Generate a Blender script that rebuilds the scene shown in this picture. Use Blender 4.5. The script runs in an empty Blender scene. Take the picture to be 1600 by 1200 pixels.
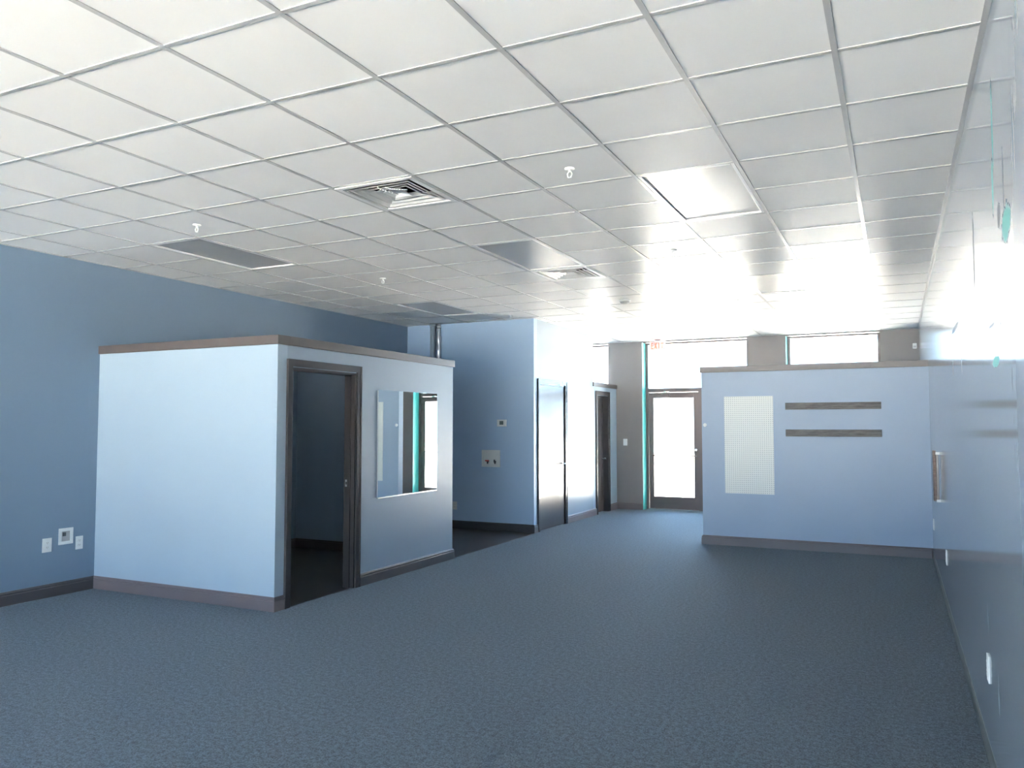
import bpy, bmesh, math, random
from mathutils import Vector, Matrix
random.seed(3)
S = bpy.context.scene
C = S.collection
H = 3.03          # ceiling height
T = 0.6096        # ceiling tile
XL, XR, YF, YB = -4.12, 2.975, 11.75, -6.5

# ------------------------------------------------------------------ materials
def nodes(name):
    m = bpy.data.materials.new(name); m.use_nodes = True
    nt = m.node_tree
    b = nt.nodes['Principled BSDF']
    return m, nt, b
def N(nt, typ, **kw):
    n = nt.nodes.new(typ)
    for k, v in kw.items(): setattr(n, k, v)
    return n
def mixc(nt, fac, a, b, blend='MIX'):
    n = N(nt, 'ShaderNodeMix', data_type='RGBA', blend_type=blend)
    for sock, v in ((n.inputs[0], fac), (n.inputs[6], a), (n.inputs[7], b)):
        if hasattr(v, 'links'): nt.links.new(v, sock)
        else: sock.default_value = v if isinstance(v, (int, float)) else (*v, 1)[:4]
    return n.outputs[2]
def math_(nt, op, a, b=0.0, c=0.0):
    n = N(nt, 'ShaderNodeMath', operation=op)
    for s, v in zip(n.inputs, (a, b, c)):
        if hasattr(v, 'links'): nt.links.new(v, s)
        else: s.default_value = v
    return n.outputs[0]
def noise(nt, scale, detail=2.0, vec=None, rough=0.5):
    n = N(nt, 'ShaderNodeTexNoise'); n.inputs['Scale'].default_value = scale
    n.inputs['Detail'].default_value = detail; n.inputs['Roughness'].default_value = rough
    if vec is None:
        g = N(nt, 'ShaderNodeNewGeometry'); vec = g.outputs['Position']
    nt.links.new(vec, n.inputs['Vector'])
    return n.outputs['Fac']
def bump(nt, b, h, strength, dist=0.01):
    n = N(nt, 'ShaderNodeBump'); n.inputs['Strength'].default_value = strength
    n.inputs['Distance'].default_value = dist
    nt.links.new(h, n.inputs['Height']); nt.links.new(n.outputs[0], b.inputs['Normal'])
def simple(name, col, rough=0.5, metal=0.0, var=0.05, scale=8.0, spec=0.5, bmp=0.0, bscale=200.0):
    m, nt, b = nodes(name)
    b.inputs['Roughness'].default_value = rough; b.inputs['Metallic'].default_value = metal
    b.inputs['Specular IOR Level'].default_value = spec
    f = noise(nt, scale, 3)
    dk = tuple(c * (1 - var) for c in col); lt = tuple(min(1, c * (1 + var)) for c in col)
    nt.links.new(mixc(nt, f, dk, lt), b.inputs['Base Color'])
    if bmp: bump(nt, b, noise(nt, bscale, 2), bmp, 0.002)
    return m

PAINT = (0.275, 0.345, 0.425)
M = {}
M['paint'] = simple('wall_paint', PAINT, 0.34, var=0.03, scale=2.0, bmp=0.12, bscale=120)
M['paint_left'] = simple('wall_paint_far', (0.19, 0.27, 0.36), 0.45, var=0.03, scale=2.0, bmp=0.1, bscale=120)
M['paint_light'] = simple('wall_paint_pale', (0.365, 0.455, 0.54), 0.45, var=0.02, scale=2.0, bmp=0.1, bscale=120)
M['teal'] = simple('teal_paint', (0.10, 0.62, 0.60), 0.4, var=0.05)
M['trim'] = simple('taupe_trim', (0.110, 0.092, 0.086), 0.32, var=0.1, scale=5)
M['casing'] = simple('dark_casing', (0.062, 0.054, 0.055), 0.22, var=0.12, scale=5)
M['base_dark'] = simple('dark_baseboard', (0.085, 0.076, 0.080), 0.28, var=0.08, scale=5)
M['base'] = simple('taupe_baseboard', (0.165, 0.135, 0.14), 0.35, var=0.06, scale=5)
M['pier'] = simple('wall_paint_front_backlit', (0.205, 0.19, 0.185), 0.45, var=0.03, scale=2.0)  # wall paint greyed and darkened to carry the backlit shade of the piers
M['part'] = simple('wall_paint_partition', (0.34, 0.43, 0.565), 0.42, var=0.03, scale=2.0)
M['door'] = simple('dark_door', (0.085, 0.075, 0.078), 0.22, var=0.1, scale=4, bmp=0.1, bscale=60)
M['bronze'] = simple('bronze_aluminium', (0.13, 0.105, 0.10), 0.38, metal=0.3, var=0.05)
M['white'] = simple('white_plastic', (0.75, 0.77, 0.76), 0.35, var=0.02)
M['white_metal'] = simple('white_enamel', (0.78, 0.78, 0.77), 0.28, var=0.02)
M['grid'] = simple('tee_enamel', (0.50, 0.50, 0.495), 0.28, var=0.02, spec=0.35)
M['black'] = simple('dark_void', (0.015, 0.015, 0.016), 0.7)
M['steel'] = simple('brushed_steel', (0.7, 0.69, 0.66), 0.25, metal=1.0)
M['vane'] = simple('vane_enamel', (0.60, 0.60, 0.59), 0.35, var=0.02)
M['foil'] = simple('foil_pipe', (0.75, 0.76, 0.77), 0.3, metal=0.9, bmp=0.6, bscale=30)
M['slot'] = simple('socket_slots', (0.12, 0.12, 0.12), 0.5)
M['red'] = simple('red_valve', (0.55, 0.06, 0.04), 0.4)
M['brass'] = simple('dark_valve', (0.06, 0.06, 0.08), 0.4)
M['screen'] = simple('lcd_screen', (0.10, 0.13, 0.13), 0.2)
M['lens'] = simple('lamp_lens', (0.46, 0.465, 0.465), 0.26, var=0.02, spec=0.6)
M['concrete'] = simple('pale_concrete', (0.64, 0.61, 0.57), 0.9, var=0.06, scale=1.2)
M['outer'] = simple('stucco', (0.5, 0.5, 0.5), 0.9)
M['grey'] = simple('grey_plastic', (0.45, 0.45, 0.45), 0.4)

# right wall: semi-gloss paint with scrapes that show the older teal coat, scuffs and repairs
def right_paint():
    m, nt, b = nodes('wall_paint_scraped')
    g = N(nt, 'ShaderNodeNewGeometry')
    sep = N(nt, 'ShaderNodeSeparateXYZ'); nt.links.new(g.outputs['Position'], sep.inputs[0])
    y, z = sep.outputs[1], sep.outputs[2]
    wob = noise(nt, 28, 4); wob2 = noise(nt, 9, 3)
    def blob(cy, cz, ry, rz, soft=0.35):
        a = math_(nt, 'DIVIDE', math_(nt, 'SUBTRACT', y, cy), ry)
        c = math_(nt, 'DIVIDE', math_(nt, 'SUBTRACT', z, cz), rz)
        d = math_(nt, 'SQRT', math_(nt, 'ADD', math_(nt, 'MULTIPLY', a, a), math_(nt, 'MULTIPLY', c, c)))
        d = math_(nt, 'ADD', d, math_(nt, 'MULTIPLY', math_(nt, 'SUBTRACT', wob, 0.5), 0.9))
        n = N(nt, 'ShaderNodeMapRange'); n.interpolation_type = 'SMOOTHSTEP'
        nt.links.new(d, n.inputs[0]); n.inputs[1].default_value = 1.0; n.inputs[2].default_value = 1.0 - soft
        n.inputs[3].default_value = 0.0; n.inputs[4].default_value = 1.0
        return n.outputs[0]
    def union(l):
        r = l[0]
        for o in l[1:]: r = math_(nt, 'MAXIMUM', r, o)
        return r
    teal = union([blob(1.17, 2.62, 0.024, 0.19), blob(1.21, 2.40, 0.03, 0.12), blob(0.86, 2.18, 0.13, 0.07),
                  blob(1.28, 1.745, 0.12, 0.022, 0.15)])
    tealw = math_(nt, 'MULTIPLY', teal, 0.6)
    scuff = union([blob(3.45, 2.115, 0.42, 0.022), blob(1.38, 1.895, 0.12, 0.008), blob(1.10, 1.87, 0.03, 0.006),
                   blob(0.90, 2.33, 0.02, 0.12), blob(1.05, 2.25, 0.05, 0.05),
                   blob(3.76, 1.88, 0.03, 0.06), blob(3.0, 1.86, 0.03, 0.06), blob(2.05, 2.28, 0.03, 0.22)])
    pale = union([blob(3.1, 0.66, 0.10, 0.14, 0.8), blob(1.9, 0.66, 0.07, 0.12, 0.8), blob(4.3, 0.8, 0.1, 0.2, 0.9),
                  blob(1.55, 0.42, 0.05, 0.16, 0.9)])
    base = mixc(nt, wob2, (0.27, 0.325, 0.38), (0.30, 0.36, 0.42))
    c1 = mixc(nt, tealw, base, (0.14, 0.62, 0.52))
    c2 = mixc(nt, math_(nt, 'MULTIPLY', scuff, 0.6), c1, (0.10, 0.10, 0.10))
    c3 = mixc(nt, math_(nt, 'MULTIPLY', pale, 0.45), c2, (0.62, 0.70, 0.74))
    nt.links.new(c3, b.inputs['Base Color'])
    r = math_(nt, 'ADD', 0.13, math_(nt, 'MULTIPLY', math_(nt, 'MAXIMUM', scuff, teal), 0.4))
    nt.links.new(math_(nt, 'SUBTRACT', 0.5, math_(nt, 'MULTIPLY', teal, 0.4)), b.inputs['Specular IOR Level'])
    nt.links.new(r, b.inputs['Roughness'])
    mp = N(nt, 'ShaderNodeMapping'); mp.inputs['Scale'].default_value = (1, 3.0, 0.35)
    nt.links.new(g.outputs['Position'], mp.inputs[0])
    h = noise(nt, 3.0, 3, mp.outputs[0])
    h2 = math_(nt, 'ADD', math_(nt, 'MULTIPLY', h, 1.0), math_(nt, 'MULTIPLY', scuff, 0.25))
    bump(nt, b, h2, 0.02, 0.02)
    return m
M['right'] = right_paint()

def carpet():
    m, nt, b = nodes('carpet')
    f = noise(nt, 120, 3, rough=0.75); f2 = noise(nt, 38, 4, rough=0.75); f3 = noise(nt, 1.3, 3)
    r = N(nt, 'ShaderNodeValToRGB'); r.color_ramp.elements[0].position = 0.445; r.color_ramp.elements[1].position = 0.57
    r.color_ramp.elements[0].color = (0.004, 0.009, 0.015, 1); r.color_ramp.elements[1].color = (0.108, 0.150, 0.188, 1)
    nt.links.new(math_(nt, 'ADD', math_(nt, 'MULTIPLY', f, 0.6), math_(nt, 'MULTIPLY', f2, 0.4)), r.inputs[0])
    c = mixc(nt, math_(nt, 'MULTIPLY', f3, 0.25), r.outputs[0], (0.035, 0.046, 0.06))
    nt.links.new(c, b.inputs['Base Color'])
    b.inputs['Roughness'].default_value = 0.72; b.inputs['Specular IOR Level'].default_value = 0.3
    b.inputs['Sheen Weight'].default_value = 0.22; b.inputs['Sheen Tint'].default_value = (0.75, 0.88, 1, 1); b.inputs['Sheen Roughness'].default_value = 0.5
    bump(nt, b, f, 0.6, 0.006)
    return m
M['carpet'] = carpet()
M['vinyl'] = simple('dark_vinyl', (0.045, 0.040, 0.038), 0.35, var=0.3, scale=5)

def tiles():
    m, nt, b = nodes('ceiling_tile')
    g = N(nt, 'ShaderNodeNewGeometry')
    sn = N(nt, 'ShaderNodeVectorMath', operation='SNAP'); nt.links.new(g.outputs['Position'], sn.inputs[0])
    sn.inputs[1].default_value = (T, T, 10)
    w = N(nt, 'ShaderNodeTexWhiteNoise'); w.noise_dimensions = '3D'; nt.links.new(sn.outputs[0], w.inputs[0])
    nt.links.new(mixc(nt, w.outputs['Value'], (0.86, 0.855, 0.84), (0.895, 0.89, 0.875)), b.inputs['Base Color'])
    b.inputs['Roughness'].default_value = 0.32
    b.inputs['Specular IOR Level'].default_value = 0.012
    bump(nt, b, noise(nt, 160, 3), 0.12, 0.002)
    return m
M['tile'] = tiles()

def peg():
    m, nt, b = nodes('pegboard')
    tc = N(nt, 'ShaderNodeTexCoord'); sep = N(nt, 'ShaderNodeSeparateXYZ'); nt.links.new(tc.outputs['Object'], sep.inputs[0])
    def cell(s):
        f = math_(nt, 'FRACT', math_(nt, 'DIVIDE', s, 0.0254)); a = math_(nt, 'SUBTRACT', f, 0.5)
        return math_(nt, 'MULTIPLY', a, a)
    d = math_(nt, 'ADD', cell(sep.outputs[0]), cell(sep.outputs[2]))
    hole = math_(nt, 'LESS_THAN', d, 0.045)
    nt.links.new(mixc(nt, hole, (0.76, 0.78, 0.75), (0.42, 0.45, 0.46)), b.inputs['Base Color'])
    b.inputs['Roughness'].default_value = 0.4
    return m
M['peg'] = peg()
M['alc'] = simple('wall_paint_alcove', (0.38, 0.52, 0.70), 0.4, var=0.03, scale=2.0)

def wood(name, a, c):
    m, nt, b = nodes(name)
    tc = N(nt, 'ShaderNodeTexCoord'); mp = N(nt, 'ShaderNodeMapping'); mp.inputs['Scale'].default_value = (2.0, 10, 30)
    nt.links.new(tc.outputs['Object'], mp.inputs[0])
    f = noise(nt, 3, 5, mp.outputs[0], 0.7)
    r = N(nt, 'ShaderNodeValToRGB'); r.color_ramp.elements[0].position = 0.35; r.color_ramp.elements[1].position = 0.7
    r.color_ramp.elements[0].color = (*a, 1); r.color_ramp.elements[1].color = (*c, 1)
    nt.links.new(f, r.inputs[0]); nt.links.new(r.outputs[0], b.inputs['Base Color'])
    b.inputs['Roughness'].default_value = 0.5
    return m
M['barn'] = wood('weathered_board', (0.045, 0.042, 0.040), (0.19, 0.18, 0.17))
M['brownwood'] = wood('brown_wood', (0.10, 0.06, 0.05), (0.24, 0.17, 0.14))

def mirror():
    m, nt, b = nodes('mirror_glass')
    b.inputs['Base Color'].default_value = (0.86, 0.92, 0.90, 1); b.inputs['Metallic'].default_value = 1
    b.inputs['Roughness'].default_value = 0.01
    f = noise(nt, 1.5, 1); bump(nt, b, f, 0.012, 0.01)
    return m
M['mirror'] = mirror()

def glass():
    m = bpy.data.materials.new('window_glass'); m.use_nodes = True; nt = m.node_tree
    nt.nodes.remove(nt.nodes['Principled BSDF']); out = nt.nodes['Material Output']
    t = N(nt, 'ShaderNodeBsdfTransparent'); t.inputs[0].default_value = (0.93, 0.96, 0.96, 1)
    g = N(nt, 'ShaderNodeBsdfGlossy'); g.inputs['Roughness'].default_value = 0.02
    fr = N(nt, 'ShaderNodeFresnel'); fr.inputs[0].default_value = 1.35
    mx = N(nt, 'ShaderNodeMixShader'); nt.links.new(fr.outputs[0], mx.inputs[0])
    nt.links.new(t.outputs[0], mx.inputs[1]); nt.links.new(g.outputs[0], mx.inputs[2]); nt.links.new(mx.outputs[0], out.inputs[0])
    return m
M['glass'] = glass()
def emis(name, col, s):
    m, nt, b = nodes(name); b.inputs['Base Color'].default_value = (*col, 1)
    b.inputs['Emission Color'].default_value = (*col, 1); b.inputs['Emission Strength'].default_value = s
    return m
M['exit_red'] = emis('exit_letters', (0.85, 0.06, 0.03), 1.2)

# ------------------------------------------------------------------ mesh helpers
def box(bm, x0, x1, y0, y1, z0, z1, mi=0):
    v = [bm.verts.new(p) for p in ((x0,y0,z0),(x1,y0,z0),(x1,y1,z0),(x0,y1,z0),(x0,y0,z1),(x1,y0,z1),(x1,y1,z1),(x0,y1,z1))]
    fs = []
    for f in ((0,3,2,1),(4,5,6,7),(0,1,5,4),(1,2,6,5),(2,3,7,6),(3,0,4,7)):
        fc = bm.faces.new([v[i] for i in f]); fc.material_index = mi; fs.append(fc)
    return fs
def cyl(bm, p0, p1, r0, r1=None, n=16, caps=True):
    r1 = r0 if r1 is None else r1
    p0 = Vector(p0); p1 = Vector(p1); d = (p1 - p0).normalized()
    a = d.orthogonal().normalized(); b2 = d.cross(a)
    A = [bm.verts.new(p0 + r0 * (math.cos(t) * a + math.sin(t) * b2)) for t in [2*math.pi*i/n for i in range(n)]]
    B = [bm.verts.new(p1 + r1 * (math.cos(t) * a + math.sin(t) * b2)) for t in [2*math.pi*i/n for i in range(n)]]
    for i in range(n):
        f = bm.faces.new((A[i], A[(i+1)%n], B[(i+1)%n], B[i])); f.smooth = True
    if caps: bm.faces.new(A[::-1]); bm.faces.new(B)
def tube(bm, pts, r, n=8):
    for a, b2 in zip(pts, pts[1:]): cyl(bm, a, b2, r, n=n)
def lathe(bm, prof, n=24, c=(0,0)):
    rings = []
    for r, z in prof:
        rings.append([bm.verts.new((c[0] + r*math.cos(2*math.pi*i/n), c[1] + r*math.sin(2*math.pi*i/n), z)) for i in range(n)])
    for A, B in zip(rings, rings[1:]):
        for i in range(n):
            f = bm.faces.new((A[i], A[(i+1)%n], B[(i+1)%n], B[i])); f.smooth = True
    bm.faces.new(rings[0][::-1]); bm.faces.new(rings[-1])
def obj(name, bm, mats, parent=None, loc=None, bevel=0.0):
    bmesh.ops.recalc_face_normals(bm, faces=bm.faces[:])
    me = bpy.data.meshes.new(name); 
    o = bpy.data.objects.new(name, me); C.objects.link(o)
    if loc: o.location = loc
    bm.to_mesh(me); bm.free()
    for m in (mats if isinstance(mats, list) else [mats]): me.materials.append(m)
    if parent: o.parent = parent
    if bevel:
        md = o.modifiers.new('bevel', 'BEVEL'); md.width = bevel; md.segments = 2; md.limit_method = 'ANGLE'
    return o
def tag(o, label, cat, group=None, kind=None):
    o['label'] = label; o['category'] = cat
    if group: o['group'] = group
    if kind: o['kind'] = kind
    return o
def thing(name, label, cat, loc=(0,0,0), rz=0, group=None, kind=None):
    o = bpy.data.objects.new(name, None); C.objects.link(o); o.empty_display_size = 0.1
    o.location = loc; o.rotation_euler = (0, 0, rz)
    return tag(o, label, cat, group, kind)
def part(name, parent, mat, *boxes, bevel=0.0):
    bm = bmesh.new()
    for b in boxes: box(bm, *b)
    return obj(name, bm, mat, parent, bevel=bevel)
def struct(name, label, cat, mat, boxes, bevel=0.0):
    bm = bmesh.new()
    for b in boxes: box(bm, *b)
    return tag(obj(name, bm, mat, bevel=bevel), label, cat, kind='structure')
def dup(root, loc, label, rz=None):
    r = root.copy(); C.objects.link(r); r.location = loc; r['label'] = label
    if rz is not None: r.rotation_euler = (0, 0, rz)
    for ch in list(root.children):
        c = ch.copy(); C.objects.link(c); c.parent = r
        for g in ch.children:
            d = g.copy(); C.objects.link(d); d.parent = c
    return r

PROF = [(0,0),(.018,0),(.018,.082),(.0135,.087),(.0135,.094),(.0165,.097),(.0165,.101),(.009,.107),(.005,.115),(0,.115)]
def molding(bm, p0, p1, n, prof=PROF, e0=0.0, e1=0.0):
    """run a baseboard profile from p0 to p1 (xy); n = unit outward normal; e0/e1 = 1 outer mitre, -1 inner mitre"""
    p0 = Vector(p0); p1 = Vector(p1); n = Vector(n); d = (p1 - p0).normalized()
    A = [bm.verts.new((*(p0 + n*a - d*(a*e0)), z)) for a, z in prof]
    B = [bm.verts.new((*(p1 + n*a + d*(a*e1)), z)) for a, z in prof]
    k = len(prof)
    for i in range(k):
        bm.faces.new((A[i], A[(i+1)%k], B[(i+1)%k], B[i]))
    bm.faces.new(A[::-1]); bm.faces.new(B)
def baseboard(name, label, segs, mat='base'):
    bm = bmesh.new()
    for s in segs: molding(bm, *s[:3], e0=s[3] if len(s) > 3 else 0, e1=s[4] if len(s) > 4 else 0)
    return tag(obj(name, bm, M[mat]), label, 'baseboard', kind='structure')

# ------------------------------------------------------------------ floor, ground, roof
struct('floor', 'blue grey flecked carpet covering the open room', 'floor', M['carpet'],
       [(XL-.2, XR+.2, YB-.2, 2.9, -.1, 0), (-1.96, XR+.2, 2.9, YF+.25, -.1, 0), (XL-.2, -1.96, 8.15, YF+.25, -.1, 0)])
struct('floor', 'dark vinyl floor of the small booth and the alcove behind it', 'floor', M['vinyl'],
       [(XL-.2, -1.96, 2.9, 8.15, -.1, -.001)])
struct('ground', 'sunlit pale concrete outside the glazing', 'ground', M['concrete'], [(-60, 60, -60, 60, -.5, -.12)])
struct('roof', 'flat roof deck above the suspended ceiling', 'roof', M['outer'], [(XL-.35, XR+.35, YB-.35, YF+.6, 3.42, 3.6)])

# ------------------------------------------------------------------ outer walls
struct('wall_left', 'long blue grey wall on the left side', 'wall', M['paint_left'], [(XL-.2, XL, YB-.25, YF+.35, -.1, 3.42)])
struct('wall_right', 'long glossy blue grey wall on the right with scraped teal patches', 'wall', M['right'], [(XR, XR+.2, YB-.25, YF+.35, -.1, 3.42)])
AX0, AX1 = -3.75, -2.143     # front openings
BX0, BX1 = -1.497, 0.355
DX0, DX1 = 0.985, 2.425
HW = 3.012
def front_wall():
    bm = bmesh.new()
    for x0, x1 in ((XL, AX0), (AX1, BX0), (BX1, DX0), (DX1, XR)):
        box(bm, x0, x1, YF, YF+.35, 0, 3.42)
    for x0, x1 in ((AX0, AX1), (BX0, BX1), (DX0, DX1)): box(bm, x0, x1, YF, YF+.35, HW, 3.42)
    box(bm, AX0, AX1, YF, YF+.35, 0, 0.5)
    bm.normal_update()
    for f in bm.faces:
        if abs(f.normal.x) > .9: f.material_index = 1
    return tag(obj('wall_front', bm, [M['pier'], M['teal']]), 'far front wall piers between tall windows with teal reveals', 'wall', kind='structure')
front_wall()
RX0, RX1, RZ0, RZ1 = -3.95, 2.8, 0.1, 2.9
struct('wall_back', 'back wall around the wide rear window', 'wall', M['paint'],
       [(XL, RX0, YB-.2, YB, 0, 3.42), (RX1, XR, YB-.2, YB, 0, 3.42), (RX0, RX1, YB-.2, YB, RZ1, 3.42), (RX0, RX1, YB-.2, YB, 0, RZ0)])

def window(name, label, x0, x1, z0, z1, y0, muls=(), bars=(), fw=.05, dp=.09):
    t = thing(name, label, 'window', ((x0+x1)/2, y0+dp/2, z0), kind='structure')
    ox, oy = t.location.x, t.location.y
    L = lambda a, b, c, d, e, f: (a-ox, b-ox, c-oy, d-oy, e-z0, f-z0)
    bx = [L(x0, x0+fw, y0, y0+dp, z0, z1), L(x1-fw, x1, y0, y0+dp, z0, z1), L(x0+fw, x1-fw, y0, y0+dp, z1-.022, z1), L(x0+fw, x1-fw, y0, y0+dp, z0, z0+fw)]
    for m in muls: bx.append(L(m-fw/2, m+fw/2, y0, y0+dp, z0+fw, z1-.022))
    for b in bars: bx.append(L(x0+fw, x1-fw, y0+.003, y0+dp-.003, b-fw/2, b+fw/2))
    part('window_frame', t, M['bronze'], *bx)
    part('pane', t, M['glass'], L(x0+fw*.7, x1-fw*.7, y0+dp/2-.004, y0+dp/2+.004, z0+fw*.7, z1-.015))
    return t
window('window_1', 'tall window behind the low vestibule wall at far left', AX0, AX1, .5, HW, YF+.22)
window('window_4', 'wide rear window behind the viewer', RX0, RX1, RZ0, RZ1, YB-.15, muls=(-2.2, -.7, .8), fw=.045)

# storefront with door: generic
def storefront(wname, wlabel, dname, dlabel, x0, x1, dx0, dx1, hinge, zh=2.115):
    y0 = YF+.22; dp = .10; fw = .045
    t = thing(wname, wlabel, 'window', (x0, y0, 0), kind='structure')
    L = lambda a, b, c, d, e, f: (a-x0, b-x0, c-y0, d-y0, e, f)
    bx = [L(x0, x0+fw, y0, y0+dp, 0, HW), L(x1-fw, x1, y0, y0+dp, 0, HW), L(x0+fw, x1-fw, y0, y0+dp, HW-.022, HW),
          L(x0+fw, x1-fw, y0, y0+dp, zh, zh+.07)]
    ms = [d for d in (dx0, dx1) if d > x0+.1 and d < x1-.1]
    for m in ms: bx.append(L(m-fw/2 if m == dx1 else m-.12, m+.12 if m == dx1 else m+fw/2, y0, y0+dp, 0, zh))
    sides = []
    if dx0 > x0+.1: sides.append((x0+fw, dx0-.12))
    if dx1 < x1-.1: sides.append((dx1+.12, x1-fw))
    for a, b in sides: bx.append(L(a, b, y0, y0+dp, 0, .12))
    part('window_frame', t, M['bronze'], *bx)
    part('transom_pane', t, M['glass'], L(x0+fw*.7, x1-fw*.7, y0+.046, y0+.054, zh+.06, HW-.015))
    for a, b in sides: part('sidelight_pane', t, M['glass'], L(a-.01, b+.01, y0+.046, y0+.054, .11, zh+.01))
    a = (x0+fw if dx0 <= x0+.1 else dx0+fw/2)+.004; b = (x1-fw if dx1 >= x1-.1 else dx1-fw/2)-.004
    d = thing(dname, dlabel, 'door', ((a+b)/2, y0+.05, 0), kind='structure')
    ox = (a+b)/2; w = (b-a)/2; sw = .085; zt = zh-.006
    part('door_frame', d, M['bronze'], (-w, -w+sw, -.022, .022, .012, zt), (w-sw, w, -.022, .022, .012, zt),
         (-w+sw, w-sw, -.022, .022, zt-.10, zt), (-w+sw, w-sw, -.022, .022, .012, .23), bevel=.003)
    part('pane', d, M['glass'], (-w+sw-.01, w-sw+.01, -.004, .004, .22, zt-.09))
    s = 1 if hinge == 'left' else -1
    bm = bmesh.new()
    tube(bm, [(-w+.05, -.022, .97), (-w+.05, -.075, .97), (w-.05, -.075, .97), (w-.05, -.022, .97)], .011)
    obj('push_bar', bm, M['bronze'], d)
    bm = bmesh.new()
    cx = -s*(w-.26)
    box(bm, cx-.13, cx+.13, -.075, -.022, zt-.085, zt-.03)
    obj('door_closer', bm, M['bronze'], d, bevel=.006)
    bm = bmesh.new()
    tube(bm, [(cx-s*.06, -.05, zt-.02), (cx+s*.15, -.13, zt+.012), (cx-s*.05, -.01, zt+.03)], .008)
    obj('closer_arm', bm, M['steel'], d)
    bm = bmesh.new()
    cyl(bm, (s*(w-.045), -.022, 1.08), (s*(w-.045), -.034, 1.08), .02, n=18)
    cyl(bm, (s*(w-.045), -.034, 1.08), (s*(w-.045), -.045, 1.08), .011, n=14)
    obj('lock_cylinder', bm, M['steel'], d)
    part('threshold', d, M['steel'], (-w, w, -.05, .06, -.001, .011))
storefront('window_2', 'tall entrance glazing with a transom over the glass door', 'door_1', 'bronze framed glass entrance door under the exit sign',
           BX0, BX1, BX0, -0.52, 'left')
storefront('window_3', 'tall glazing behind the pegboard partition showing above its cap', 'door_2', 'bronze framed glass door hidden behind the pegboard partition',
           DX0, DX1, 1.47, DX1, 'right')

# ------------------------------------------------------------------ ceiling
FIX = [(-5, 4), (-5, 10), (-1, 6), (2, 4), (2, 10)]     # 2 x 4 lamps (lower-left cell)
DIF = [(-1, 3), (-1, 8)]
cut = set()
for i, j in FIX: cut |= {(i, j), (i, j+1)}
cut |= set(DIF)
I0, I1, J0, J1 = -7, 5, -11, 20
def cl(v, a, b): return max(a, min(b, v))
bm = bmesh.new()
for i in range(I0, I1):
    for j in range(J0, J1):
        if (i, j) in cut: continue
        x0, x1 = cl(i*T, XL, XR), cl((i+1)*T, XL, XR); y0, y1 = cl(j*T, YB, YF), cl((j+1)*T, YB, YF)
        if x1-x0 < .01 or y1-y0 < .01: continue
        box(bm, x0, x1, y0, y1, H+.0045, H+.02)
ceil = tag(obj('ceiling', bm, M['tile']), 'white suspended ceiling of square tiles', 'ceiling', kind='structure')
bm = bmesh.new(); g = .012
for i in range(I0+1, I1):
    box(bm, i*T-g, i*T+g, YB, YF, H, H+.03)
for j in range(J0+1, J1):
    for i in range(I0, I1):
        if (i, j) in cut and (i, j-1) in cut and (i, j) not in DIF and (i, j-1) not in DIF: continue
        x0, x1 = cl(i*T+g, XL, XR), cl((i+1)*T-g, XL, XR)
        box(bm, x0, x1, j*T-g, j*T+g, H+.001, H+.03)
t = .022
for b in ((XL, XL+t, YB, YF), (XR-t, XR, YB, YF), (XL, XR, YB, YB+t), (XL, XR, YF-t, YF)): box(bm, *b, H-.001, H+.004)
obj('ceiling_grid', bm, M['grid'], ceil)

# lamps
def lamp():
    t = thing('ceiling_lamp', '', 'lamp', (0, 0, H), group='recessed ceiling lamps')
    w, l = T-.026, 2*T-.026
    fr = bmesh.new(); e = .022; d = .03
    for b in ((0, e, 0, l), (w-e, w, 0, l), (e, w-e, 0, e), (e, w-e, l-e, l)): box(fr, b[0]+.013, b[1]+.013, b[2]+.013, b[3]+.013, .001, d)
    obj('lamp_frame', fr, M['white_metal'], t, bevel=.002)
    part('lens', t, M['lens'], (.013+e-.002, .013+w-e+.002, .013+e-.002, .013+l-e+.002, .012, .022))
    return t
lab = ['grey unlit panel lamp near the left wall, closest to the viewer', 'grey unlit panel lamp above the low booth, second along the left wall',
       'grey unlit panel lamp in the middle directly before the square air vent', 'bright reflecting panel lamp at right, the larger nearer one',
       'bright reflecting panel lamp at right, farther one toward the windows']
L0 = lamp()
for k, ((i, j), lb) in enumerate(zip(FIX, lab)):
    if k == 0: L0.location = (i*T, j*T, H); L0['label'] = lb
    else: dup(L0, (i*T, j*T, H), lb)

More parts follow.
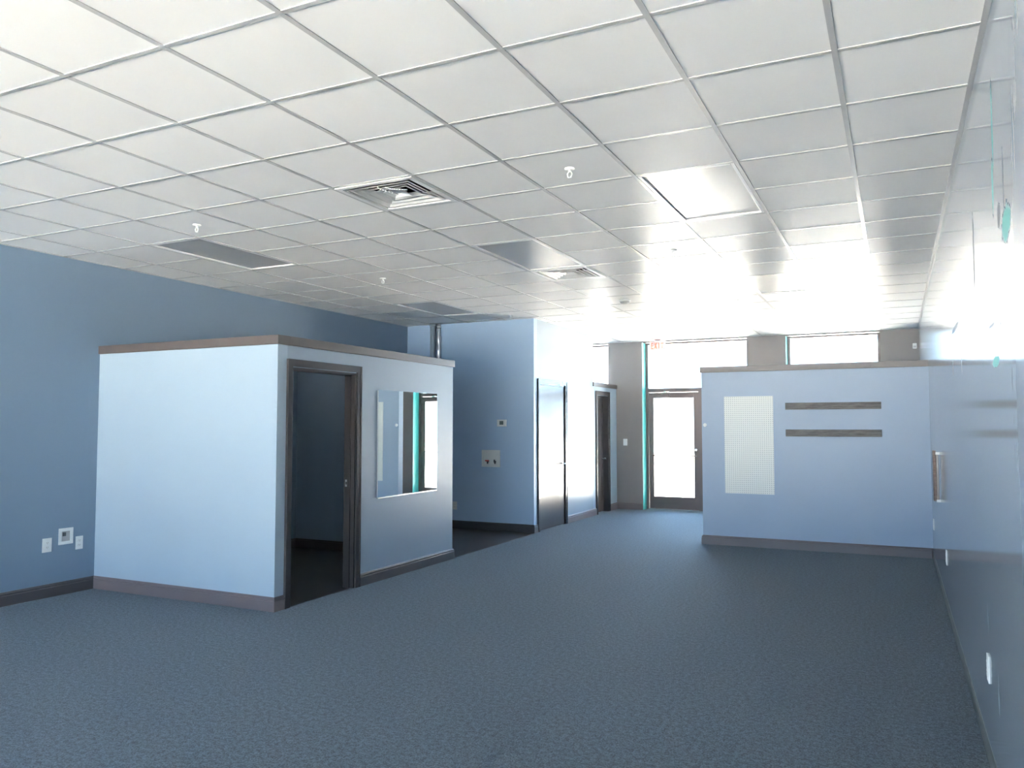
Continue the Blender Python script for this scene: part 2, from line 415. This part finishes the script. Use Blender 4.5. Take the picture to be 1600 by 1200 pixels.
# four-way air diffusers
def ring(bm, r0, z0, r1, z1, th=.004):
    def q(r, z): return [bm.verts.new((sx*r, sy*r, z)) for sx, sy in ((-1,-1),(1,-1),(1,1),(-1,1))]
    a, b, c, d = q(r0, z0), q(r1, z1), q(r1-th, z1), q(r0-th, z0)
    for A, B in ((a, b), (b, c), (c, d), (d, a)):
        for i in range(4): bm.faces.new((A[i], A[(i+1)%4], B[(i+1)%4], B[i]))
def diffuser(i, j, label, broken):
    t = thing('air_diffuser', label, 'vent', ((i+.5)*T, (j+.5)*T, H), group='square ceiling air diffusers')
    bm = bmesh.new(); R = T/2-.013
    for b in ((-R, -R+.035, -R, R), (R-.035, R, -R, R), (-R+.035, R-.035, -R, -R+.035), (-R+.035, R-.035, R-.035, R)):
        box(bm, *b, -.004, .004)
    ring(bm, R-.035, .0, R-.040, .08)
    obj('diffuser_frame', bm, M['white_metal'], t)
    # dark duct box above
    bm = bmesh.new()
    box(bm, -R, R, -R, R, .20, .21)
    for b in ((-R, -R+.01, -R, R), (R-.01, R, -R, R), (-R, R, -R, -R+.01), (-R, R, R-.01, R)): box(bm, *b, .005, .20)
    obj('duct_box', bm, M['black'], t)
    for k, r in enumerate((.218, .168, .118)):
        bm = bmesh.new(); ring(bm, r, -.002, r-.030, .022, .003); ring(bm, r+.013, -.002, r, -.0015, .001)
        for v in bm.verts: v.co.z += .003*k
        o = obj('vane', bm, M['vane'], t)
        if broken and k: o.location = (.006*k, .004*k, .003*k); o.rotation_euler = (math.radians(.8*k), math.radians(-1.*k), math.radians(1.5))
    bm = bmesh.new(); ring(bm, .070, .006, .042, .026)
    box(bm, -.043, .043, -.043, .043, .025, .029)
    obj('core', bm, M['white_metal'], t)
    if broken:
        bm = bmesh.new(); pts = []
        for k in range(15):
            a = k/14
            pts.append((.02+.02*math.sin(a*5), -.05-.20*a+.03*math.sin(a*7), -.005-.02*math.sin(a*math.pi)))
        tube(bm, pts, .0045)
        obj('loose_wire', bm, M['white'], t)
        bm = bmesh.new(); pts = [(.03+.10*k/10, -.19+.10*(k/10)**2, -.006-.010*math.sin(k/10*math.pi)) for k in range(11)]
        tube(bm, pts, .004); obj('loose_clip', bm, M['white'], t)
    return t
diffuser(*DIF[0], 'square white air diffuser with a loose hanging wire, nearest one', True)
diffuser(*DIF[1], 'square white air diffuser beside the middle panel lamp, farther one', False)

# sprinklers
def sprinkler():
    t = thing('fire_sprinkler', '', 'sprinkler', (0, 0, H), group='ceiling fire sprinklers')
    bm = bmesh.new(); lathe(bm, [(.012, .006), (.030, .006), (.031, .001), (.020, -.006), (.010, -.008)], 24); obj('escutcheon', bm, M['tile'], t)
    bm = bmesh.new()
    cyl(bm, (0, 0, -.006), (0, 0, -.022), .008)
    tube(bm, [(-.006, 0, -.018), (-.014, 0, -.026), (-.014, 0, -.042), (-.004, 0, -.052), (.004, 0, -.052), (.014, 0, -.042), (.014, 0, -.026), (.006, 0, -.018)], .0036)
    obj('yoke', bm, M['white'], t)
    bm = bmesh.new(); lathe(bm, [(.004, -.051), (.013, -.053), (.013, -.055), (.004, -.056)], 20); obj('deflector', bm, M['white'], t)
    return t
SP = [((1.5, 3.5), 'white sprinkler near the bright lamp, closest to the viewer'), ((-3.5, 3.5), 'white sprinkler beside the leftmost panel lamp'),
      ((-3.5, 7.5), 'white sprinkler over the low booth'), ((-3.5, 12.5), 'white sprinkler at the ceiling edge by the alcove wall'),
      ((1.5, 7.5), 'white sprinkler between the two bright lamps'), ((1.5, 12.5), 'small sprinkler beyond the farther bright lamp')]
s0 = sprinkler()
for k, ((i, j), lb) in enumerate(SP):
    p = (i*T, j*T, H)
    if k == 0: s0.location = p; s0['label'] = lb
    else: dup(s0, p, lb)
sm = thing('smoke_detector', 'round grey smoke detector on the ceiling before the entrance', 'smoke detector', (-.5*T, 11.5*T, H))
bm = bmesh.new(); lathe(bm, [(.05, .006), (.068, .0), (.070, -.012), (.062, -.02)], 28); obj('base', bm, M['white'], sm)
bm = bmesh.new(); lathe(bm, [(.060, -.018), (.056, -.036), (.040, -.046), (.012, -.049)], 28); obj('housing', bm, M['grey'], sm)  # grey puts the backlit shade into the housing colour

# ------------------------------------------------------------------ booth (low walled room)
BX, BY, BE, BT = -1.945, 2.828, 5.70, .115    # right face, front face, end, thickness
ZW = 2.178
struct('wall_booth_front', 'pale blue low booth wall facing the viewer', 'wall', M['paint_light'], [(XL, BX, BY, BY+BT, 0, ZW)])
DY0, DY1, DZ = 3.0, 3.885, 2.0
struct('wall_booth_side', 'low booth wall with the doorway and the mirror', 'wall', M['paint'],
       [(BX-BT, BX, BY+BT, DY0, 0, ZW), (BX-BT, BX, DY1, BE, 0, ZW), (BX-BT, BX, DY0, DY1, DZ, ZW)])
struct('wall_booth_rear', 'rear wall of the low booth seen through its doorway', 'wall', M['paint'], [(XL, BX-BT, BE-BT, BE, 0, ZW)])
struct('trim_1', 'taupe cap board running along the top of the booth walls', 'trim', M['trim'],
       [(XL, BX+.018, BY-.018, BY+BT+.018, ZW, 2.255), (BX-BT-.018, BX+.018, BY+BT+.018, BE+.018, ZW, 2.255),
        (XL, BX-BT-.018, BE-BT-.018, BE+.018, ZW, 2.255)], bevel=.003)

def casing(name, label, face, nx, y0, y1, zt, w=.065, depth=.115, back=True, stop=True):
    """door casing in a wall of constant x; y0..y1 clear opening, nx = +1 room side"""
    t = thing(name, label, 'door', (face, (y0+y1)/2, 0), kind='structure')
    oy = (y0+y1)/2
    bm = bmesh.new()
    sides = [(0, .017, 0)] + ([(-depth-.017, -depth, 0)] if back else [])
    for a, b, _ in sides:
        for yy0, yy1, zz0, zz1 in ((y0-w, y0-.004, 0, zt+w), (y1+.004, y1+w, 0, zt+w), (y0-.004, y1+.004, zt+.004, zt+w)):
            box(bm, a, b, yy0-oy, yy1-oy, zz0, zz1)
        # back band
        a2, b2 = (b, b+.006) if a == 0 else (a-.006, a)
        for yy0, yy1, zz0, zz1 in ((y0-w, y0-w+.014, 0, zt+w), (y1+w-.014, y1+w, 0, zt+w), (y0-w+.014, y1+w-.014, zt+w-.014, zt+w)):
            box(bm, a2, b2, yy0-oy, yy1-oy, zz0, zz1)
    obj('door_casing', bm, M['casing'], t)
    j = .018
    bx = [(-depth-.002, .002, y0-oy, y0-oy+j, 0, zt), (-depth-.002, .002, y1-oy-j, y1-oy, 0, zt), (-depth-.002, .002, y0-oy+j, y1-oy-j, zt-j, zt)]
    if stop:
        s0, s1 = -depth*.62, -depth*.34
        bx += [(s0, s1, y0-oy+j, y0-oy+j+.011, 0, zt-j), (s0, s1, y1-oy-j-.011, y1-oy-j, 0, zt-j), (s0, s1, y0-oy+j+.011, y1-oy-j-.011, zt-j-.011, zt-j)]
    part('door_jamb', t, M['casing'], *bx)
    return t
d3 = casing('door_3', 'open doorway of the low booth with dark trim', BX, 1, DY0, DY1, DZ)
part('strike_plate', d3, M['grey'], (-.10, -.070, (DY1-DY0)/2-.0205, (DY1-DY0)/2-.0175, .935, 1.0))
part('strike_hole', d3, M['black'], (-.094, -.080, (DY1-DY0)/2-.0215, (DY1-DY0)/2-.0204, .955, .98))

# mirror on booth wall
mi = thing('wall_mirror', 'frameless rectangular mirror hung on the booth wall beside the doorway', 'mirror', (BX, 4.78, 1.33), math.radians(.3))
part('mirror_glass', mi, M['mirror'], (.010, .014, -.555, .555, -.527, .527))
part('backing', mi, M['white'], (0, .010, -.550, .550, -.522, .522))
part('bottom_channel', mi, M['steel'], (0, .016, -.555, .555, -.534, -.522))

# ------------------------------------------------------------------ closet + alcove
CX, CY, CE = -1.99, 8.065, 10.5
QY0, QY1, QZ = 8.25, 9.225, 2.12
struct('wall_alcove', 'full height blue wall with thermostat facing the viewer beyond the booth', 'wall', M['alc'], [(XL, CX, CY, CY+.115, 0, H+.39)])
struct('wall_closet', 'full height wall with the flush door, bright from window glare', 'wall', M['paint'],
       [(CX-.115, CX, CY+.115, QY0, 0, H+.39), (CX-.115, CX, QY1, CE, 0, H+.39), (CX-.115, CX, QY0, QY1, QZ, H+.39)])
struct('wall_closet_rear', 'rear wall of the closet facing the front windows', 'wall', M['paint'], [(XL, CX-.115, CE-.115, CE, 0, H+.39)])
d4 = casing('door_4', 'closed dark flush door in the glaring closet wall', CX, 1, QY0, QY1, QZ, back=False, stop=False)
w = (QY1-QY0)/2-.021
part('door_slab', d4, M['door'], (-.045, -.004, -w, w, .008, QZ-.02), bevel=.003)
bm = bmesh.new()
cyl(bm, (-.006, w-.065, .93), (.004, w-.065, .93), .03, n=20)
cyl(bm, (.002, w-.065, .93), (.055, w-.065, .93), .010)
tube(bm, [(.055, w-.06, .93), (.058, w-.12, .93), (.052, w-.18, .928)], .009)
obj('lever_handle', bm, M['steel'], d4)

RY0, RY1, RZ = 10.70, 11.26, 2.03
struct('wall_vestibule', 'low wall with a panelled door between the closet and the front wall', 'wall', M['paint_light'],
       [(CX-.115, CX, CE, RY0, 0, ZW), (CX-.115, CX, RY1, YF, 0, ZW), (CX-.115, CX, RY0, RY1, RZ, ZW)])
struct('trim_2', 'taupe cap board on the low vestibule wall', 'trim', M['trim'], [(CX-.135, CX+.02, CE, YF, ZW, 2.252)], bevel=.003)
d5 = casing('door_5', 'narrow dark panelled door in the low vestibule wall', CX, 1, RY0, RY1, RZ, w=.075, back=False, stop=False)
w = (RY1-RY0)/2-.02
part('door_slab', d5, M['door'], (-.112, -.085, -w, w, .008, RZ-.02), (-.085, -.078, -w, -w+.09, .008, RZ-.02), (-.085, -.078, w-.09, w, .008, RZ-.02),
     (-.085, -.078, -w+.09, w-.09, .008, .2), (-.085, -.078, -w+.09, w-.09, .86, 1.0), (-.085, -.078, -w+.09, w-.09, 1.55, 1.64),
     (-.085, -.078, -w+.09, w-.09, RZ-.14, RZ-.02), (-.085, -.078, -.045, .045, .2, 1.9))
bm = bmesh.new(); 
cyl(bm, (-.078, w-.06, .93), (-.072, w-.06, .93), .028, n=20); cyl(bm, (-.074, w-.06, .93), (-.04, w-.06, .93), .009)
cyl(bm, (-.045, w-.06, .93), (-.02, w-.06, .93), .018, .026, n=18); cyl(bm, (-.02, w-.06, .93), (-.008, w-.06, .93), .026, .014, n=18)
obj('door_knob', bm, M['steel'], d5)

# pipes in the alcove
p1 = thing('drain_pipe', 'grey painted pipe rising to the ceiling behind the booth', 'pipe', (-3.63, 8.01, 0))
bm = bmesh.new(); cyl(bm, (0, 0, -.001), (0, 0, H), .042, n=24); obj('pipe', bm, M['paint'], p1)
bm = bmesh.new(); lathe(bm, [(.044, H-.03), (.062, H-.012), (.062, H-.001)], 24); obj('collar', bm, M['paint'], p1)
p2 = thing('foil_pipe', 'shiny silver foil wrapped pipe beside the grey pipe', 'pipe', (-3.535, 8.02, 0))
bm = bmesh.new()
prof = [(.030, -.001)]
z = .1
while z < H-.1:
    prof += [(.030+.003*random.random(), z), (.033+.003*random.random(), z+.06), (.027, z+.075)]; z += .13+.05*random.random()
prof += [(.031, H)]
lathe(bm, prof, 20); obj('pipe', bm, M['foil'], p2)
bm = bmesh.new()
bm.free()
for zz in (2.42, 2.98):
    bm = bmesh.new(); cyl(bm, (0, 0, zz-.012), (0, 0, zz+.012), .038, n=20)
    obj('clamp', bm, M['steel'], p2)

# ------------------------------------------------------------------ partition with pegboard
PX, PY, PT = 0.372, 8.085, .12
struct('wall_partition', 'low pale blue partition wall with pegboard before the front windows', 'wall', M['part'], [(PX, XR, PY, PY+PT, 0, 2.188)])
struct('trim_3', 'taupe cap board along the top of the pegboard partition', 'trim', M['trim'], [(PX-.018, XR, PY-.018, PY+PT+.018, 2.188, 2.262)], bevel=.003)
pb = bmesh.new(); box(pb, -.299, .299, -.008, 0, -.610, .610)
tag(obj('pegboard', pb, M['peg'], loc=(.957, PY, 1.266), bevel=.001), 'tall white perforated pegboard panel on the partition', 'pegboard')
for k, (z0, z1, lb) in enumerate(((1.703, 1.787, 'weathered wood strip on the partition, upper of the two'), (1.375, 1.460, 'weathered wood strip on the partition, lower of the two'))):
    b = bmesh.new(); box(b, -.5365, .5365, -.02, 0, -(z1-z0)/2, (z1-z0)/2)
    tag(obj('wood_strip', b, M['barn'], loc=(1.9375, PY, (z0+z1)/2), bevel=.002), lb, 'board', 'wood strips on the partition')
bt = thing('wall_button', 'small round white button on the left end of the partition', 'button', (.412, PY, 1.516))
bm = bmesh.new(); cyl(bm, (0, 0, 0), (0, -.012, 0), .024, .021, n=20); obj('base', bm, M['white'], bt)
bm = bmesh.new(); cyl(bm, (0, -.012, 0), (0, -.020, 0), .012, n=16); obj('knob', bm, M['white'], bt)

# ------------------------------------------------------------------ baseboards
baseboard('baseboard_left', 'taupe baseboard along the left wall', [((XL, BY), (XL, YB), (1, 0), -1, 0), ], 'base_dark')
baseboard('baseboard_booth', 'taupe baseboard wrapping the booth corner', [((XL, BY), (BX, BY), (0, -1), -1, 1), ((BX, BY), (BX, DY0-.067), (1, 0), 1, 0)])
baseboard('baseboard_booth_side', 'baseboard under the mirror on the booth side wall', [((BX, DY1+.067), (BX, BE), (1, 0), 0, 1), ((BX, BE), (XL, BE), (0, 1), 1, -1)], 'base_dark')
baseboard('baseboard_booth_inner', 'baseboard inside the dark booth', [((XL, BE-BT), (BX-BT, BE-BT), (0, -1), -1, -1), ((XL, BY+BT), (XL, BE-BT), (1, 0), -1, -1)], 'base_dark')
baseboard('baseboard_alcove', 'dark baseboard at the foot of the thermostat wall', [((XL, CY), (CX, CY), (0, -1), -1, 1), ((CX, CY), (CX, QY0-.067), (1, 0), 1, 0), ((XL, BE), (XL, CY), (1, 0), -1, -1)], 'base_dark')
baseboard('baseboard_closet', 'baseboard between the two dark doors', [((CX, QY1+.067), (CX, RY0-.077), (1, 0))])
baseboard('baseboard_vestibule', 'baseboard of the low wall meeting the front wall pier', [((CX, RY1+.077), (CX, YF), (1, 0), 0, -1)])
baseboard('baseboard_front', 'baseboard under the front wall piers', [((CX, YF), (BX0, YF), (0, -1), -1, 0), ((BX1, YF), (DX0, YF), (0, -1)), ((DX1, YF), (XR, YF), (0, -1), 0, -1)])
baseboard('baseboard_partition', 'taupe baseboard at the foot of the pegboard partition', [((XR, PY), (PX, PY), (0, -1), -1, 1), ((PX, PY), (PX, PY+PT), (-1, 0), 1, 1), ((PX, PY+PT), (XR, PY+PT), (0, 1), 1, -1)])
bm = bmesh.new(); thin = [(a*.3, z*.75) for a, z in PROF]
molding(bm, (XR, YB), (XR, PY), (-1, 0), thin); molding(bm, (XR, PY+PT), (XR, YF), (-1, 0), thin)
tag(obj('baseboard_right', bm, simple('painted_base', (0.11, 0.13, 0.135), 0.4)), 'thin painted baseboard along the glossy right wall', 'baseboard', kind='structure')

# ------------------------------------------------------------------ electrical plates; local +x... plate faces -y, origin on wall
def outlet(label, loc, rz, w=.072, h=.118):
    t = thing('electrical_outlet', label, 'outlet', loc, rz, group='white wall outlets')
    part('plate', t, M['white'], (-w/2, w/2, -.006, 0, -h/2, h/2), bevel=.002)
    for s in (-1, 1):
        bm = bmesh.new(); cyl(bm, (0, -.006, s*.020), (0, -.009, s*.020), .0165, n=20)
        r = obj('receptacle', bm, M['white'], t)
        part('slots', r, M['slot'], (-.008, -.0055, -.0096, -.009, s*.020-.001, s*.020+.008), (.0055, .008, -.0096, -.009, s*.020-.001, s*.020+.007),
             (-.002, .002, -.0096, -.009, s*.020-.009, s*.020-.005))
    return t
HPI = math.pi/2
outlet('white double outlet on the left wall, left of the recessed box', (XL, 2.361, .456), HPI, .086, .122)
outlet('white outlet on the left wall, between the recessed box and the booth', (XL, 2.668, .44), HPI)
outlet('white outlet low on the alcove wall just past the booth edge', (-3.27, CY, .33), 0)
outlet('white outlet on the right wall closest to the partition', (XR, 7.75, .42), -HPI)
outlet('white outlet on the right wall below the wooden bar', (XR, 5.22, .433), -HPI)
outlet('white outlet low on the right wall nearest the viewer', (XR, 1.93, .433), -HPI)

def recess_box(label, loc, rz, w, h, cat='utility box', name='utility_box'):
    t = thing(name, label, cat, loc, rz)
    e = .028; d = .035
    part('box_frame', t, M['white'], (-w/2, w/2, -.008, 0, -h/2, -h/2+e), (-w/2, w/2, -.008, 0, h/2-e, h/2), (-w/2, -w/2+e, -.008, 0, -h/2+e, h/2-e), (w/2-e, w/2, -.008, 0, -h/2+e, h/2-e), bevel=.002)
    part('box_back', t, M['grey'] if w < .2 else M['white'], (-w/2+e, w/2-e, -.002, -.0005, -h/2+e, h/2-e))
    return t
rb = recess_box('white square recessed box on the left wall between two outlets', (XL, 2.536, .515), HPI, .138, .145, name='recessed_box')
part('socket', rb, M['slot'], (-.030, -.004, -.012, -.002, .002, .034))
wb = recess_box('white square washer supply box with red and dark valves in the alcove', (-2.672, CY, 1.033), 0, .30, .245, name='washer_box')
for x, m in ((-.045, M['red']), (.075, M['brass'])):
    bm = bmesh.new(); cyl(bm, (x, -.006, -.045), (x, -.030, -.045), .012, n=12); cyl(bm, (x, -.022, -.075), (x, -.022, -.035), .011, n=12)
    v = obj('valve', bm, M['brass'], wb)
    bm = bmesh.new()
    if m is M['red']: box(bm, x-.03, x+.03, -.046, -.032, -.040, -.022)
    else: box(bm, x-.010, x+.010, -.046, -.032, -.055, -.015)
    obj('valve_handle', bm, m, v, bevel=.002)
part('inner_ledge', wb, M['white'], (-.10, .10, -.014, -.002, .045, .06))
th = thing('thermostat', 'small white thermostat with a dark screen on the alcove wall', 'thermostat', (-2.49, CY, 1.545))
part('body', th, M['white'], (-.074, .074, -.025, 0, -.050, .050), bevel=.005)
part('display', th, M['screen'], (-.032, .030, -.0265, -.0245, -.024, .030))
sw = thing('light_switch', 'white light switch on the pier left of the entrance door', 'light switch', (-1.824, YF, 1.208))
part('plate', sw, M['white'], (-.037, .037, -.006, 0, -.060, .060), bevel=.002)
part('rocker', sw, M['white'], (-.012, .012, -.010, -.006, -.030, .030), bevel=.001)
se = thing('motion_sensor', 'small white sensor high on the far right pier above the partition', 'sensor', (2.915, YF, 2.76))
part('housing', se, M['white'], (-.03, .03, -.05, 0, -.045, .04), bevel=.008)
part('window_lens', se, M['grey'], (-.02, .02, -.053, -.049, -.03, .0))

# EXIT sign
ex = thing('exit_sign', 'white exit sign with red letters on the ceiling over the entrance door', 'sign', (-1.175, YF-.12, 2.935))
part('sign_body', ex, M['white'], (-.14, .14, -.02, .02, -.085, .075), bevel=.004)
part('canopy', ex, M['white'], (-.06, .06, -.03, .03, .075, .097))
LT = {'E': [(0, .012, 0, 1), (.012, .045, 0, .16), (.012, .040, .42, .58), (.012, .045, .84, 1)], 'I': [(.016, .030, 0, 1)], 'T': [(0, .046, .84, 1), (.016, .030, 0, .84)]}
x = -.112; hh = .105
bm = bmesh.new()
for ch in 'EXIT':
    if ch == 'X':
        for s in (1, -1):
            a = Vector((x+.023, -.0215, -.005)); hw = .0085; dx = s*.017
            p = [(a.x-dx-hw, -hh/2), (a.x-dx+hw, -hh/2), (a.x+dx+hw, hh/2), (a.x+dx-hw, hh/2)]
            f = [bm.verts.new((q0, -.023, q1-.005)) for q0, q1 in p]; b = [bm.verts.new((q0, -.0195, q1-.005)) for q0, q1 in p]
            bm.faces.new(f); bm.faces.new(b[::-1])
            for k in range(4): bm.faces.new((f[k], b[k], b[(k+1)%4], f[(k+1)%4]))
    else:
        for a0, a1, b0, b1 in LT[ch]: box(bm, x+a0, x+a1, -.023, -.0195, -.005-hh/2+hh*b0, -.005-hh/2+hh*b1)
    x += .059
obj('letters', bm, M['exit_red'], ex)

# wooden bar on right wall
hb = thing('wooden_bar', 'short upright brown wooden bar on white brackets on the right wall', 'bar', (XR, 6.0, 1.05))
part('bar', hb, M['brownwood'], (-.056, -.030, -.04, .04, -.225, .23), bevel=.004)
part('gap_shade_strip', hb, M['casing'], (-.030, -.010, -.036, .036, -.215, .19), bevel=.002)  # dark strip stands in for the shadow and reflection behind the bar
for zz in (.205, -.222):
    part('bracket', hb, M['white'], (-.034, 0, -.046, -.030, zz-.012, zz+.012), bevel=.002)

# ------------------------------------------------------------------ light
wd = bpy.data.worlds.new('sky'); S.world = wd; wd.use_nodes = True; nt = wd.node_tree
bg = nt.nodes['Background']
tc = N(nt, 'ShaderNodeTexCoord'); sp = N(nt, 'ShaderNodeSeparateXYZ'); nt.links.new(tc.outputs['Generated'], sp.inputs[0])
rp = N(nt, 'ShaderNodeValToRGB'); rp.color_ramp.elements[0].position = 0.0; rp.color_ramp.elements[0].color = (0.58, 0.79, 1.0, 1)
rp.color_ramp.elements[1].position = 0.8; rp.color_ramp.elements[1].color = (0.2, 0.45, 1.0, 1)
nt.links.new(sp.outputs[2], rp.inputs[0]); nt.links.new(rp.outputs[0], bg.inputs[0]); bg.inputs[1].default_value = 2.6
sl = bpy.data.lights.new('sun', 'SUN'); sl.energy = 54.0; sl.angle = 0.01; sl.color = (1.0, 0.885, 0.74)
so = bpy.data.objects.new('sun', sl); C.objects.link(so); so.rotation_euler = (0, math.radians(38), 0); so.location = (8, 0, 12)

# ------------------------------------------------------------------ camera
cd = bpy.data.cameras.new('camera'); cd.sensor_width = 36; cd.lens = 1242.24/1600*36; cd.clip_start = .05
co = bpy.data.objects.new('camera', cd); C.objects.link(co)
co.location = (2.63220436, -2.21038173, H-1.52681298); co.rotation_euler = (math.pi/2+0.0527543785, 0, 0.450194541)
S.camera = co
S.view_settings.view_transform = 'Standard'; S.view_settings.look = 'None'; S.view_settings.gamma = 1
S.view_settings.use_curve_mapping = False; S.view_settings.exposure = 2.40
S.cycles.max_bounces = 12; S.cycles.diffuse_bounces = 6; S.cycles.glossy_bounces = 6; S.cycles.transparent_max_bounces = 16
S.cycles.use_denoising = True; S.cycles.sample_clamp_indirect = 0
